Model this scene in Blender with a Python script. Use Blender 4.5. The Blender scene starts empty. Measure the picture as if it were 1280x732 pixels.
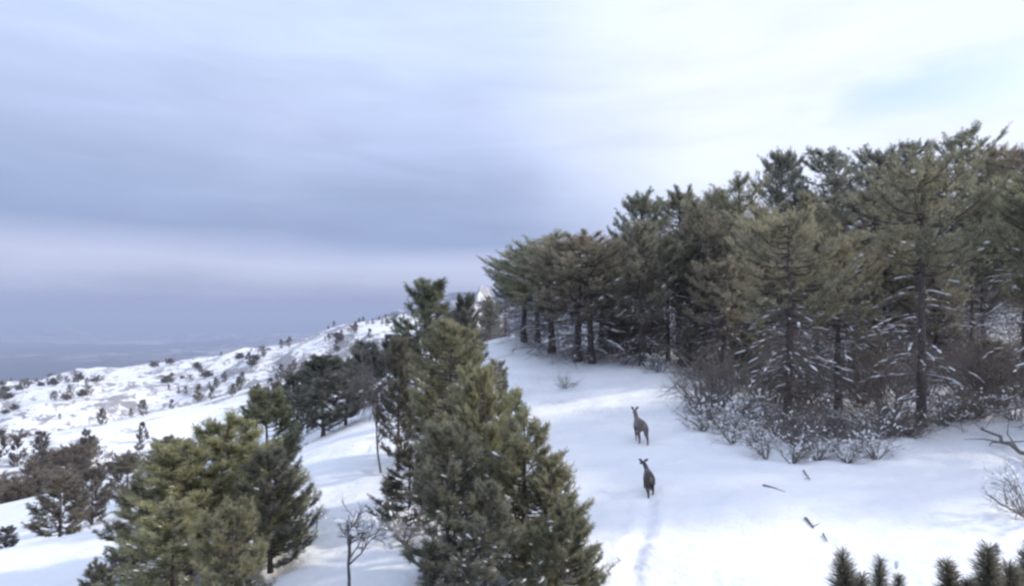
import bpy, math
import numpy as np
from mathutils import Vector

S = bpy.context.scene
COL = S.collection
R = math.radians
F = 720.0            # focal length in pixels of the 1280 px wide frame
HY = 405.0           # row of the horizon

# ------------------------------------------------------------------ camera
cam_data = bpy.data.cameras.new("camera")
cam = bpy.data.objects.new("camera", cam_data)
COL.objects.link(cam)
S.camera = cam
cam.location = (0, 0, 0)
cam.rotation_euler = (R(90), 0, 0)
cam_data.sensor_width = 36.0
cam_data.lens = 36.0 * F / 1280.0
cam_data.shift_y = (HY - 366.0) / 1280.0
cam_data.clip_start = 0.1
cam_data.clip_end = 60000

# ------------------------------------------------------------------ world
SUN_EL, SUN_AZ = 31.0, 80.0          # azimuth: degrees to the right of straight ahead
W = bpy.data.worlds.new("World")
S.world = W
W.use_nodes = True
wt = W.node_tree
wt.nodes.clear()


class NT:
    """small wrapper to write node trees compactly"""
    def __init__(s, t): s.t = t
    def n(s, kind, **kw):
        o = s.t.nodes.new(kind)
        for k, v in kw.items():
            if k.startswith('_'):
                o.inputs[int(k[1:])].default_value = v
            else:
                setattr(o, k, v)
        return o
    def l(s, a, b): s.t.links.new(a, b)
    def math(s, op, a, b=None, c=None, clamp=False):
        o = s.n('ShaderNodeMath', operation=op, use_clamp=clamp)
        for i, v in enumerate((a, b, c)):
            if v is None: continue
            if isinstance(v, (int, float)): o.inputs[i].default_value = v
            else: s.l(v, o.inputs[i])
        return o.outputs[0]
    def maprange(s, v, a, b, c=0.0, d=1.0, smooth=True):
        o = s.n('ShaderNodeMapRange', interpolation_type='SMOOTHSTEP' if smooth else 'LINEAR')
        s.l(v, o.inputs[0])
        for i, q in zip((1, 2, 3, 4), (a, b, c, d)): o.inputs[i].default_value = q
        return o.outputs[0]
    def mix(s, f, a, b):
        o = s.n('ShaderNodeMix', data_type='RGBA')
        for i, v in ((0, f), (6, a), (7, b)):
            if isinstance(v, (int, float)): o.inputs[i].default_value = v
            elif isinstance(v, tuple): o.inputs[i].default_value = (*v, 1) if len(v) == 3 else v
            else: s.l(v, o.inputs[i])
        return o.outputs[2]
    def noise(s, vec, scale, detail=4, rough=.55, dist=0.0, scalevec=None):
        if scalevec is not None:
            m = s.n('ShaderNodeMapping'); m.inputs['Scale'].default_value = scalevec
            s.l(vec, m.inputs[0]); vec = m.outputs[0]
        o = s.n('ShaderNodeTexNoise')
        s.l(vec, o.inputs['Vector'])
        o.inputs['Scale'].default_value = scale
        o.inputs['Detail'].default_value = detail
        o.inputs['Roughness'].default_value = rough
        o.inputs['Distortion'].default_value = dist
        return o.outputs['Fac']


w = NT(wt)
tc = w.n('ShaderNodeTexCoord')
dirv = tc.outputs['Generated']
sx = w.n('ShaderNodeSeparateXYZ'); w.l(dirv, sx.inputs[0])
X, Y, Z = sx.outputs
sky = w.n('ShaderNodeTexSky', sky_type='NISHITA', sun_disc=False)
sky.sun_elevation = R(SUN_EL)
sky.sun_rotation = R(SUN_AZ)
sky.air_density = 1.3; sky.dust_density = 1.5
n1 = w.noise(dirv, 2.2, 4, .5, .3, (1.0, 1.0, 5.0))
n2 = w.noise(dirv, 5.0, 5, .55, .4, (.7, .7, 4.0))
n3 = w.noise(dirv, 1.5, 3, .5, 0.2)
# height above the horizon, made wavy so that the layers of cloud are uneven
zz = w.math('ADD', Z, w.math('MULTIPLY', w.math('SUBTRACT', n1, .5), .055))
zz = w.math('ADD', zz, w.math('MULTIPLY', w.math('SUBTRACT', n2, .5), .035))
ramp = w.n('ShaderNodeValToRGB')
w.l(zz, ramp.inputs[0])
stops = [(0.0, (.20, .225, .36)), (.035, (.27, .30, .45)), (.075, (.47, .51, .67)), (.10, (.50, .54, .71)),
         (.145, (.25, .315, .50)), (.21, (.30, .37, .56)), (.32, (.43, .51, .73)), (.44, (.52, .625, .86)),
         (.7, (.64, .75, 1.0)), (1.0, (.68, .79, 1.05))]
er = ramp.color_ramp.elements
er[0].position, er[0].color = stops[0][0], (*stops[0][1], 1)
er[1].position, er[1].color = stops[-1][0], (*stops[-1][1], 1)
for p, c in stops[1:-1]:
    e = er.new(p); e.color = (*c, 1)
# brighter, thinner cloud towards the sun
side = w.math('ADD', w.maprange(X, -.12, .5), w.math('MULTIPLY', w.math('SUBTRACT', n3, .5), .9))
side = w.math('MULTIPLY', side, w.maprange(Z, .0, .30, .45, 1.0))
side = w.maprange(side, 0, .9)
cloud = w.mix(side, ramp.outputs[0], (.76, .82, 1.0))
# soft texture of the cloud sheet
tex = w.maprange(n2, .3, .7, .93, 1.07, False)
vm = w.n('ShaderNodeVectorMath', operation='SCALE'); w.l(cloud, vm.inputs[0]); w.l(tex, vm.inputs['Scale'])
b1 = w.n('ShaderNodeBackground'); w.l(sky.outputs[0], b1.inputs[0]); b1.inputs[1].default_value = .12
b2 = w.n('ShaderNodeBackground'); w.l(vm.outputs[0], b2.inputs[0]); b2.inputs[1].default_value = .92
# one thin place in the cloud, upper right, where the blue shows
n4 = w.noise(dirv, 7, 4, .55, .5, (1, 1, 2.5))
ex = w.math('DIVIDE', w.math('SUBTRACT', X, .60), .16)
ez = w.math('DIVIDE', w.math('SUBTRACT', Z, .315), .045)
rr_ = w.math('SQRT', w.math('ADD', w.math('MULTIPLY', ex, ex), w.math('MULTIPLY', ez, ez)))
rr_ = w.math('ADD', rr_, w.math('MULTIPLY', w.math('SUBTRACT', n4, .5), 1.6))
gap = w.math('MULTIPLY', w.maprange(rr_, 1.25, .1), w.maprange(Y, .2, .5))
fac = w.math('SUBTRACT', .97, w.math('MULTIPLY', gap, .85))
ms = w.n('ShaderNodeMixShader')
w.l(fac, ms.inputs[0]); w.l(b1.outputs[0], ms.inputs[1]); w.l(b2.outputs[0], ms.inputs[2])
wo = w.n('ShaderNodeOutputWorld'); w.l(ms.outputs[0], wo.inputs[0])

# ------------------------------------------------------------------ sun (thin cloud: soft)
sd = bpy.data.lights.new("sun", 'SUN')
sd.energy = 2.6; sd.angle = R(4); sd.color = (1.0, .93, .82)
sun = bpy.data.objects.new("sun", sd); COL.objects.link(sun)
sv = Vector((math.sin(R(SUN_AZ)) * math.cos(R(SUN_EL)), math.cos(R(SUN_AZ)) * math.cos(R(SUN_EL)), math.sin(R(SUN_EL))))
sun.rotation_euler = sv.to_track_quat('Z', 'Y').to_euler()
sun.location = (40, 40, 60)

S.view_settings.view_transform = 'Standard'
S.view_settings.look = 'None'
S.view_settings.exposure = 0.54
S.view_settings.gamma = 1
S.view_settings.use_curve_mapping = False
S.render.engine = 'CYCLES'
S.cycles.use_denoising = True
S.cycles.pixel_filter_type = 'BLACKMAN_HARRIS'
S.cycles.filter_width = 2.6          # the photograph is soft all over
S.cycles.max_bounces = 6
S.cycles.diffuse_bounces = 3
S.cycles.volume_bounces = 0
S.cycles.transparent_max_bounces = 8

# ------------------------------------------------------------------ noise and ground height
def hash2(ix, iy, seed):
    h = (ix.astype(np.int64) * 374761393 + iy.astype(np.int64) * 668265263 + seed * 974634777) & 0x7fffffff
    h = (h ^ (h >> 13)) * 1274126177 & 0x7fffffff
    h = (h ^ (h >> 16)) * 461845907 & 0x7fffffff
    return ((h ^ (h >> 15)) & 0xffff) / 65535.0

def vnoise(x, y, seed=0):
    ix, iy = np.floor(x), np.floor(y)
    fx, fy = x - ix, y - iy
    fx = fx * fx * fx * (fx * (fx * 6 - 15) + 10); fy = fy * fy * fy * (fy * (fy * 6 - 15) + 10)
    a, b = hash2(ix, iy, seed), hash2(ix + 1, iy, seed)
    c, d = hash2(ix, iy + 1, seed), hash2(ix + 1, iy + 1, seed)
    return (a * (1 - fx) + b * fx) * (1 - fy) + (c * (1 - fx) + d * fx) * fy - .5

def fbm(x, y, seed=0, o=4, g=.5):
    s, a = 0, 1
    for i in range(o):
        s = s + a * vnoise(x, y, seed + i); a *= g; x, y = x * 2.03 + 5.3, y * 2.03 + 1.7
    return s

# survey of the ground: (column, row, distance)
CP = [(800, 556, 20), (812, 628, 14.5), (810, 745, 9.5), (1280, 735, 9), (1280, 600, 15), (1000, 620, 14.5),
      (640, 567, 20), (560, 500, 34), (600, 430, 52), (640, 421, 56), (700, 434, 48), (740, 458, 36), (820, 450, 38),
      (705, 480, 32), (1150, 535, 22), (1280, 500, 26), (1150, 492, 32), (1000, 478, 36), (1150, 415, 52),
      (1085, 268, 95), (1190, 262, 88), (1280, 258, 82), (900, 385, 72), (850, 425, 55), (800, 402, 80), (950, 300, 115),
      (1100, 262, 170), (1300, 250, 170), (450, 550, 24), (420, 620, 17), (430, 745, 9.8), (330, 745, 10.2),
      (200, 745, 10.8), (100, 740, 12.5), (0, 725, 14), (0, 690, 17), (150, 655, 22), (100, 640, 30), (250, 600, 40),
      (380, 550, 34), (400, 500, 62), (480, 478, 62), (560, 450, 75), (640, 470, 100), (-60, 640, 70), (0, 636, 75), (0, 598, 115),
      (120, 580, 130), (260, 548, 150), (60, 546, 195), (200, 519, 225), (370, 481, 265), (440, 458, 290), (510, 428, 330),
      (0, 560, 350), (200, 560, 380), (370, 520, 400), (480, 460, 430), (-50, 487, 650), (30, 484, 660), (100, 467, 690),
      (200, 457, 720), (300, 441, 730), (380, 428, 740), (500, 398, 700), (600, 358, 660), (720, 365, 640), (900, 345, 500),
      (1100, 330, 500), (600, 430, 200), (700, 420, 200), (600, 395, 420)]
def P(px, py, d): return np.array([(px - 640) / F * d, d, -(py - HY) / F * d])
pts = [P(*c) for c in CP]
pts += [np.array(q, float) for q in [(0, -8, -4.3), (-12, -10, -5.5), (14, -8, -3.6), (-40, -30, -12), (40, -25, 1), (0, -60, -5),
        (0, 2, -4.4), (5, 4, -4.25), (-5, 4, -4.8), (8, 1, -4.1), (-120, 20, -40), (-300, 200, -90), (-1200, 300, -300), (200, 30, 40), (300, 300, 50), (500, -100, 60), (-200, -200, -80),
        (-1700, 1500, -300), (-900, 1700, -300), (-200, 1900, -300), (-2500, 3000, -300), (0, 4000, -300), (0, 2600, -300), (900, 2600, -260), (-900, 2600, -300), (3000, 3000, -150),
        (-6000, 6000, -300), (0, 9000, -300), (6000, 8000, -200), (-14000, 14000, -300), (0, 14000, -300), (14000, 14000, -250),
        (-14000, 0, -300), (14000, 0, -200), (-6000, -2000, -300), (500, 1200, -120), (1500, 1000, 0)]]
pts = np.array(pts)
def warp(x, y): return np.stack([np.arcsinh(x / 10), np.arcsinh(y / 10)], -1)
def zin(z): return np.arcsinh(z / 6)
def kern(r): return np.where(r > 1e-9, r * r * np.log(r + 1e-12), 0)
cu = warp(pts[:, 0], pts[:, 1])
A = kern(np.linalg.norm(cu[:, None] - cu[None], axis=-1)) + np.eye(len(cu)) * 4e-4
Q = np.concatenate([np.ones((len(cu), 1)), cu], 1)
M_ = np.block([[A, Q], [Q.T, np.zeros((3, 3))]])
sol = np.linalg.solve(M_, np.concatenate([zin(pts[:, 2]), np.zeros(3)]))

TRAIL = np.array([[(812 - 640) / F * 14.5, 14.5], [2.9, 12.5], [2.35, 11.2], [2.0, 9.6], [1.6, 7.5], [1.0, 4]])
def trail_dist(x, y):
    best = np.full(x.shape, 1e9); along = np.zeros(x.shape); acc = 0
    for a, b in zip(TRAIL[:-1], TRAIL[1:]):
        ab = b - a; L = np.hypot(*ab)
        t = np.clip(((x - a[0]) * ab[0] + (y - a[1]) * ab[1]) / L ** 2, 0, 1)
        dd = np.hypot(x - a[0] - t * ab[0], y - a[1] - t * ab[1])
        m = dd < best
        best = np.where(m, dd, best); along = np.where(m, acc + t * L, along); acc += L
    return best, along

def gz(x, y):
    x = np.asarray(x, float); y = np.asarray(y, float)
    sh = x.shape; x = x.ravel(); y = y.ravel()
    out = np.empty_like(x)
    for i in range(0, len(x), 40000):
        u = warp(x[i:i + 40000], y[i:i + 40000])
        k = kern(np.linalg.norm(u[:, None] - cu[None], axis=-1))
        s = k @ sol[:len(cu)] + sol[len(cu)] + u @ sol[-2:]
        out[i:i + 40000] = np.sinh(np.clip(s, -4.7, 4.7)) * 6
    z = np.clip(out, -302, 170)
    d = np.hypot(x, y)
    mt = np.exp(-((x - 250) / 1290) ** 2 - ((y - 2800) / 800) ** 2)
    dn = np.clip((y - 1150) / 800, 0, 1); dn = dn * dn * (3 - 2 * dn)
    z = z * (1 - dn) - 300 * dn
    hl = np.clip((y - 3600) / 3000, 0, 1) * np.clip(fbm(x / 2600, y / 1500, 71, 4, .5) + .12, 0, 1)
    z = z + 330 * hl
    z = z + mt * (480 + 150 * (fbm(x / 600, y / 600, 61, 5, .55))) + np.clip(mt * 4, 0, 1) * 45 * np.abs(fbm(x / 160, y / 240, 67, 4))
    near = np.exp(-(d / 90) ** 2)
    z = z + near * (.10 * fbm(x / 3.1, y / 3.1, 3) + .055 * fbm(x / .8, y / .8, 9, 4) + .03 * np.abs(fbm(x / 1.6 + y / 3, y / .7, 15, 3)))
    lump = np.exp(-((x - 2.0) / 2.4) ** 2 - ((y - 9.3) / 3.0) ** 2)
    z = z + lump * .26 * fbm(x / .8, y / .8, 21, 3)
    far = np.clip((d - 60) / 200, 0, 1) * np.clip(1 - (d - 1100) / 900, .0, 1)
    left = np.clip((260 - x) / 100, 0, 1)
    rid = np.abs(fbm((x + y * .35) / 75, (y - x * .2) / 130, 31, 5, .55))
    z = z + far * left * (15 * (rid - .25) * np.clip((d - 60) / 450, .08, 1) + np.clip((d - 330) / 100, 0, 1) * 7 * (np.abs(fbm((x + y * .5) / 26, (y - x * .5) / 60, 41, 4, .6)) - .2))
    td, al = trail_dist(x, y)
    hoof = .5 + .5 * np.cos(al * 2 * np.pi / .75)
    z = z - (.05 + .09 * hoof) * np.exp(-(td / .13) ** 2) + .03 * np.exp(-((td - .3) / .12) ** 2)
    return z.reshape(sh)

def axis(a, b, step, lo, hi, g):
    mid = list(np.arange(a, b + step, step))
    up, s = [], step
    p = mid[-1]
    while p < hi: s *= g; p += s; up.append(p)
    dn, s = [], step
    p = mid[0]
    while p > lo: s *= g; p -= s; dn.append(p)
    return np.array(dn[::-1] + mid + up)

# ------------------------------------------------------------------ mesh tools
RNG = np.random.default_rng(7)

def make_mesh(name, chunks, mat=None, smooth=True):
    """chunks: list of (verts (n,3), faces (m,k))"""
    vs, lv, lt, ls, off, tot = [], [], [], [], 0, 0
    for v, f in chunks:
        if len(v) == 0: continue
        v = np.asarray(v, np.float32); f = np.asarray(f, np.int64)
        vs.append(v); lv.append((f + off).ravel())
        k = f.shape[1]
        lt.append(np.full(len(f), k)); ls.append(tot + np.arange(len(f)) * k)
        tot += f.size; off += len(v)
    V = np.concatenate(vs); LV = np.concatenate(lv); LT = np.concatenate(lt); LS = np.concatenate(ls)
    me = bpy.data.meshes.new(name)
    me.vertices.add(len(V)); me.vertices.foreach_set('co', V.ravel())
    me.loops.add(len(LV)); me.loops.foreach_set('vertex_index', LV.astype(np.int32))
    me.polygons.add(len(LS)); me.polygons.foreach_set('loop_start', LS.astype(np.int32))
    me.polygons.foreach_set('use_smooth', np.full(len(LS), smooth))
    me.update(calc_edges=True)
    if mat: me.materials.append(mat)
    return me

def unit(v): return v / (np.linalg.norm(v, axis=-1, keepdims=True) + 1e-9)

def frame_of(d):
    """two unit vectors normal to each direction in d (...,3)"""
    up = np.where(np.abs(d[..., 2:3]) < .9, np.array([0, 0, 1.0]), np.array([1.0, 0, 0]))
    a = unit(np.cross(up, d)); b = np.cross(d, a)
    return a, b

def tubes(Pn, Rn, k=4):
    """Pn (n,m,3) polylines, Rn (n,m) radii"""
    Pn = np.asarray(Pn, float); Rn = np.asarray(Rn, float)
    n, m, _ = Pn.shape
    d = unit(np.gradient(Pn, axis=1))
    a, b = frame_of(d)
    # keep one frame along each tube so it does not twist
    a = np.repeat(a[:, :1], m, 1); a = unit(a - (a * d).sum(-1, keepdims=True) * d); b = np.cross(d, a)
    t = np.arange(k) * 2 * np.pi / k
    ring = Pn[:, :, None] + Rn[:, :, None, None] * (a[:, :, None] * np.cos(t)[:, None] + b[:, :, None] * np.sin(t)[:, None])
    V = ring.reshape(-1, 3)
    i = np.arange(n)[:, None, None] * m * k + np.arange(m - 1)[None, :, None] * k
    j = np.arange(k)[None, None]; j2 = (j + 1) % k
    Fq = np.stack([i + j, i + j2, i + k + j2, i + k + j], -1).reshape(-1, 4)
    return V, Fq

def needles(pos, dr, size, rng, n=14, spread=(.35, 1.15), width=.09, along=.8):
    """tufts of thin needle blades around each point; dr = direction of the shoot"""
    N = len(pos)
    if N == 0: return np.zeros((0, 3)), np.zeros((0, 3), int)
    a, b = frame_of(dr)
    th = rng.uniform(0, 2 * np.pi, (N, n)); sp = rng.uniform(*spread, (N, n))
    nd = dr[:, None] * np.cos(sp)[..., None] + (a[:, None] * np.cos(th)[..., None] + b[:, None] * np.sin(th)[..., None]) * np.sin(sp)[..., None]
    L = size[:, None] * rng.uniform(.65, 1.15, (N, n))
    base = pos[:, None] + dr[:, None] * (rng.uniform(-.5, .5, (N, n)) * size[:, None] * along)[..., None]
    s, _ = frame_of(nd)
    r2 = rng.uniform(0, np.pi, (N, n)); s = s * np.cos(r2)[..., None] + np.cross(nd, s) * np.sin(r2)[..., None]
    wv = s * (L * width)[..., None]
    v0 = base - wv * .6; v1 = base + wv * .6
    v2 = base + nd * (L * .65)[..., None] + wv; v3 = base + nd * L[..., None]
    V = np.stack([v0, v1, v2, v3], 2).reshape(-1, 3)
    i = np.arange(N * n)[:, None] * 4
    return V, i + np.array([[0, 1, 2, 3]])

ICO_V, ICO_F = None, None
def _ico():
    import bmesh
    bm = bmesh.new(); bmesh.ops.create_icosphere(bm, subdivisions=2, radius=1)
    v = np.array([q.co[:] for q in bm.verts]); f = np.array([[q.index for q in p.verts] for p in bm.faces]); bm.free()
    return v, f
ICO_V, ICO_F = _ico()

def blobs(pos, dr, length, rad, rng, flat=.6, keep_low=.35):
    """irregular pads of snow lying along direction dr"""
    N = len(pos)
    if N == 0: return np.zeros((0, 3)), np.zeros((0, 3), int)
    h = np.array(dr, float); h[:, 2] *= .7; h = unit(h)
    s, u = frame_of(h)
    u = np.where(u[:, 2:3] < 0, -u, u)
    v = ICO_V[None].repeat(N, 0)
    v = v * (1 + .42 * (rng.random(v.shape[:2]) - .5))[..., None]
    v[..., 2] = np.where(v[..., 2] < 0, v[..., 2] * keep_low, v[..., 2])
    out = pos[:, None] + h[:, None] * (v[..., 0] * length[:, None])[..., None] + s[:, None] * (v[..., 1] * rad[:, None])[..., None] \
        + u[:, None] * (v[..., 2] * rad[:, None] * flat)[..., None]
    i = np.arange(N)[:, None, None] * len(ICO_V)
    return out.reshape(-1, 3), (ICO_F[None] + i).reshape(-1, 3)

# ------------------------------------------------------------------ materials
def mat(name):
    m = bpy.data.materials.new(name); m.use_nodes = True
    t = m.node_tree; t.nodes.clear()
    q = NT(t); out = q.n('ShaderNodeOutputMaterial')
    return m, q, out

def snow_mat(name='snow', col=(.86, .87, .89)):
    m, q, out = mat(name)
    p = q.n('ShaderNodeBsdfPrincipled'); p.inputs['Roughness'].default_value = .55
    g = q.n('ShaderNodeNewGeometry')
    n = q.noise(g.outputs['Position'], 14, 4)
    q.l(q.mix(n, tuple(c * .96 for c in col), col), p.inputs['Base Color'])
    b = q.n('ShaderNodeBump'); b.inputs['Strength'].default_value = .3; b.inputs['Distance'].default_value = .02
    q.l(n, b.inputs['Height']); q.l(b.outputs[0], p.inputs['Normal'])
    q.l(p.outputs[0], out.inputs[0]); return m

def bark_mat(name, c1, c2, sc=(9, 9, 2.0)):
    m, q, out = mat(name)
    p = q.n('ShaderNodeBsdfPrincipled'); p.inputs['Roughness'].default_value = .9
    c = q.n('ShaderNodeTexCoord')
    n = q.noise(c.outputs['Object'], 3, 5, .65, .3, sc)
    q.l(q.mix(q.maprange(n, .35, .65), c1, c2), p.inputs['Base Color'])
    b = q.n('ShaderNodeBump'); b.inputs['Strength'].default_value = .8; b.inputs['Distance'].default_value = .03
    q.l(n, b.inputs['Height']); q.l(b.outputs[0], p.inputs['Normal'])
    q.l(p.outputs[0], out.inputs[0]); return m

def leaf_mat(name, dark, mid, light, trans=.25):
    m, q, out = mat(name)
    g = q.n('ShaderNodeNewGeometry'); oi = q.n('ShaderNodeObjectInfo'); c = q.n('ShaderNodeTexCoord')
    ri = g.outputs['Random Per Island']
    n = q.noise(c.outputs['Object'], 1.6, 4, .6)
    col = q.mix(q.maprange(n, .36, .64), dark, mid)
    col = q.mix(q.maprange(ri, .55, 1.0, 0, .75), col, light)
    mm = q.n('ShaderNodeMix', data_type='RGBA', blend_type='MULTIPLY'); mm.inputs[0].default_value = 1
    q.l(col, mm.inputs[6]); q.l(oi.outputs['Color'], mm.inputs[7])
    col = mm.outputs[2]
    p = q.n('ShaderNodeBsdfPrincipled'); p.inputs['Roughness'].default_value = .65
    p.inputs['Specular IOR Level'].default_value = .25
    q.l(col, p.inputs['Base Color'])
    t = q.n('ShaderNodeBsdfTranslucent'); q.l(col, t.inputs[0])
    s = q.n('ShaderNodeMixShader'); s.inputs[0].default_value = trans
    q.l(p.outputs[0], s.inputs[1]); q.l(t.outputs[0], s.inputs[2]); q.l(s.outputs[0], out.inputs[0])
    return m

M_SNOW = snow_mat()
M_BARK = bark_mat('pine_bark', (.055, .045, .042), (.13, .105, .095))
M_TWIG = bark_mat('dead_twig', (.14, .12, .108), (.25, .215, .195))
M_PALE = bark_mat('pale_bark', (.13, .115, .11), (.24, .215, .205))
M_GREY = bark_mat('grey_bark', (.09, .08, .085), (.17, .155, .16))
M_LEAF = leaf_mat('pine_needles', (.165, .168, .135), (.25, .25, .195), (.38, .375, .30), .45)
M_DRY = leaf_mat('dry_needles', (.09, .075, .055), (.14, .12, .085), (.22, .19, .14))

# ground
def ground_mat():
    m, q, out = mat('snow_ground')
    g = q.n('ShaderNodeNewGeometry'); pos = g.outputs['Position']
    s = q.n('ShaderNodeSeparateXYZ'); q.l(pos, s.inputs[0])
    px, py, pz = s.outputs
    ln = q.n('ShaderNodeVectorMath', operation='LENGTH'); q.l(pos, ln.inputs[0]); dist = ln.outputs['Value']
    fine = q.noise(pos, 6, 5, .6); soft = q.noise(pos, .6, 4)
    snow = q.mix(q.maprange(soft, .3, .7), (.83, .845, .875), (.88, .885, .90))
    lit = q.noise(pos, 26, 3, .6); lz = q.noise(pos, .45, 3)
    near_ = q.math('MULTIPLY', q.maprange(dist, 60, 40), q.maprange(q.math('ADD', q.math('MULTIPLY', px, .55), py), 21, 27))
    lm = q.math('MULTIPLY', q.maprange(q.math('ADD', lit, q.math('MULTIPLY', q.math('SUBTRACT', lz, .5), .35)), .60, .66), near_)
    snow = q.mix(q.math('MULTIPLY', lm, .8), snow, (.20, .15, .12))
    # scrub, rock and dead grass showing through on the far hillsides
    a = q.noise(pos, .035, 6, .65, .6, (1, .7, 1)); b = q.noise(pos, .16, 6, .75, .3)
    nz = q.n('ShaderNodeSeparateXYZ'); q.l(g.outputs['Normal'], nz.inputs[0])
    steep = q.maprange(nz.outputs[2], .99, .86)
    k = q.math('ADD', q.math('MULTIPLY', a, .45), q.math('MULTIPLY', b, .55))
    k = q.math('ADD', k, q.math('MULTIPLY', steep, .09))
    k = q.math('ADD', k, q.maprange(py, 300, 400, 0, .022))
    patch = q.maprange(k, .53, .575)
    fade = q.maprange(dist, 55, 110)
    patch = q.math('MULTIPLY', q.math('MULTIPLY', patch, fade), .8)
    snow = q.mix(patch, snow, q.mix(b, (.11, .09, .09), (.20, .17, .17)))
    # the plain: woods and ploughed land with thin snow fields between
    c = q.noise(pos, .0006, 6, .6, .5, (.5, 1.2, 1)); d = q.noise(pos, .006, 5, .6)
    land = q.mix(d, (.03, .035, .045), (.07, .07, .085))
    land = q.mix(q.maprange(q.math('ADD', c, q.maprange(py, 6000, 9500, -.14, .05)), .52, .60), land, (.66, .62, .64))
    wood = q.mix(q.maprange(q.noise(pos, .006, 7, .7, .4), .46, .58), (.07, .075, .09), (.50, .50, .53))
    col = q.mix(q.maprange(py, 1300, 1700), q.mix(q.maprange(pz, -95, -190), snow, land), q.mix(q.maprange(pz, -290, -220), land, wood))
    p = q.n('ShaderNodeBsdfPrincipled'); p.inputs['Roughness'].default_value = .6
    q.l(col, p.inputs['Base Color'])
    bm = q.n('ShaderNodeBump'); bm.inputs['Strength'].default_value = .6; bm.inputs['Distance'].default_value = .05
    q.l(q.math('ADD', fine, q.math('MULTIPLY', q.noise(pos, 1.7, 4), 2.0)), bm.inputs['Height']); q.l(bm.outputs[0], p.inputs['Normal'])
    q.l(p.outputs[0], out.inputs[0]); return m

gx = axis(-9, 15, .12, -15000, 15000, 1.042)
gy = axis(6, 25, .12, -600, 15000, 1.035)
GX, GY = np.meshgrid(gx, gy, indexing='ij')
GZ = gz(GX, GY)
nx_, ny_ = GX.shape
vi = (np.arange(nx_ - 1)[:, None] * ny_ + np.arange(ny_ - 1)[None]).ravel()
gf = np.stack([vi, vi + ny_, vi + ny_ + 1, vi + 1], -1)
ground = bpy.data.objects.new('ground', make_mesh('ground', [(np.stack([GX, GY, GZ], -1).reshape(-1, 3), gf)], ground_mat()))
COL.objects.link(ground); ground['kind'] = 'structure'

# haze
def haze():
    x0, x1, y0, y1, z0, z1 = gx[0] - 60, gx[-1] + 60, gy[0] - 60, gy[-1] + 60, -316, float(GZ.max()) + 20
    v = [(x, y, z) for x in (x0, x1) for y in (y0, y1) for z in (z0, z1)]
    f = [(0, 1, 3, 2), (4, 6, 7, 5), (0, 4, 5, 1), (2, 3, 7, 6), (0, 2, 6, 4), (1, 5, 7, 3)]
    m, q, out = mat('haze_air')
    p = q.n('ShaderNodeVolumePrincipled')
    p.inputs['Color'].default_value = (.56, .64, .88, 1)
    p.inputs['Density'].default_value = .00022
    p.inputs['Anisotropy'].default_value = .0
    q.l(p.outputs[0], out.inputs['Volume'])
    me = bpy.data.meshes.new('haze'); me.from_pydata(v, [], f); me.materials.append(m)
    o = bpy.data.objects.new('haze', me); COL.objects.link(o); o['kind'] = 'stuff'
    o['label'] = 'thin blue haze filling the air over the valley'; o['category'] = 'haze'
haze()

# ------------------------------------------------------------------ object tools
def empty(name, loc=(0, 0, 0), label=None, cat=None, group=None):
    o = bpy.data.objects.new(name, None); COL.objects.link(o)
    o.empty_display_size = .2; o.location = loc
    if label: o['label'] = label
    if cat: o['category'] = cat
    if group: o['group'] = group
    return o

def part(name, me, parent):
    o = bpy.data.objects.new(name, me); COL.objects.link(o); o.parent = parent
    return o

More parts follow.
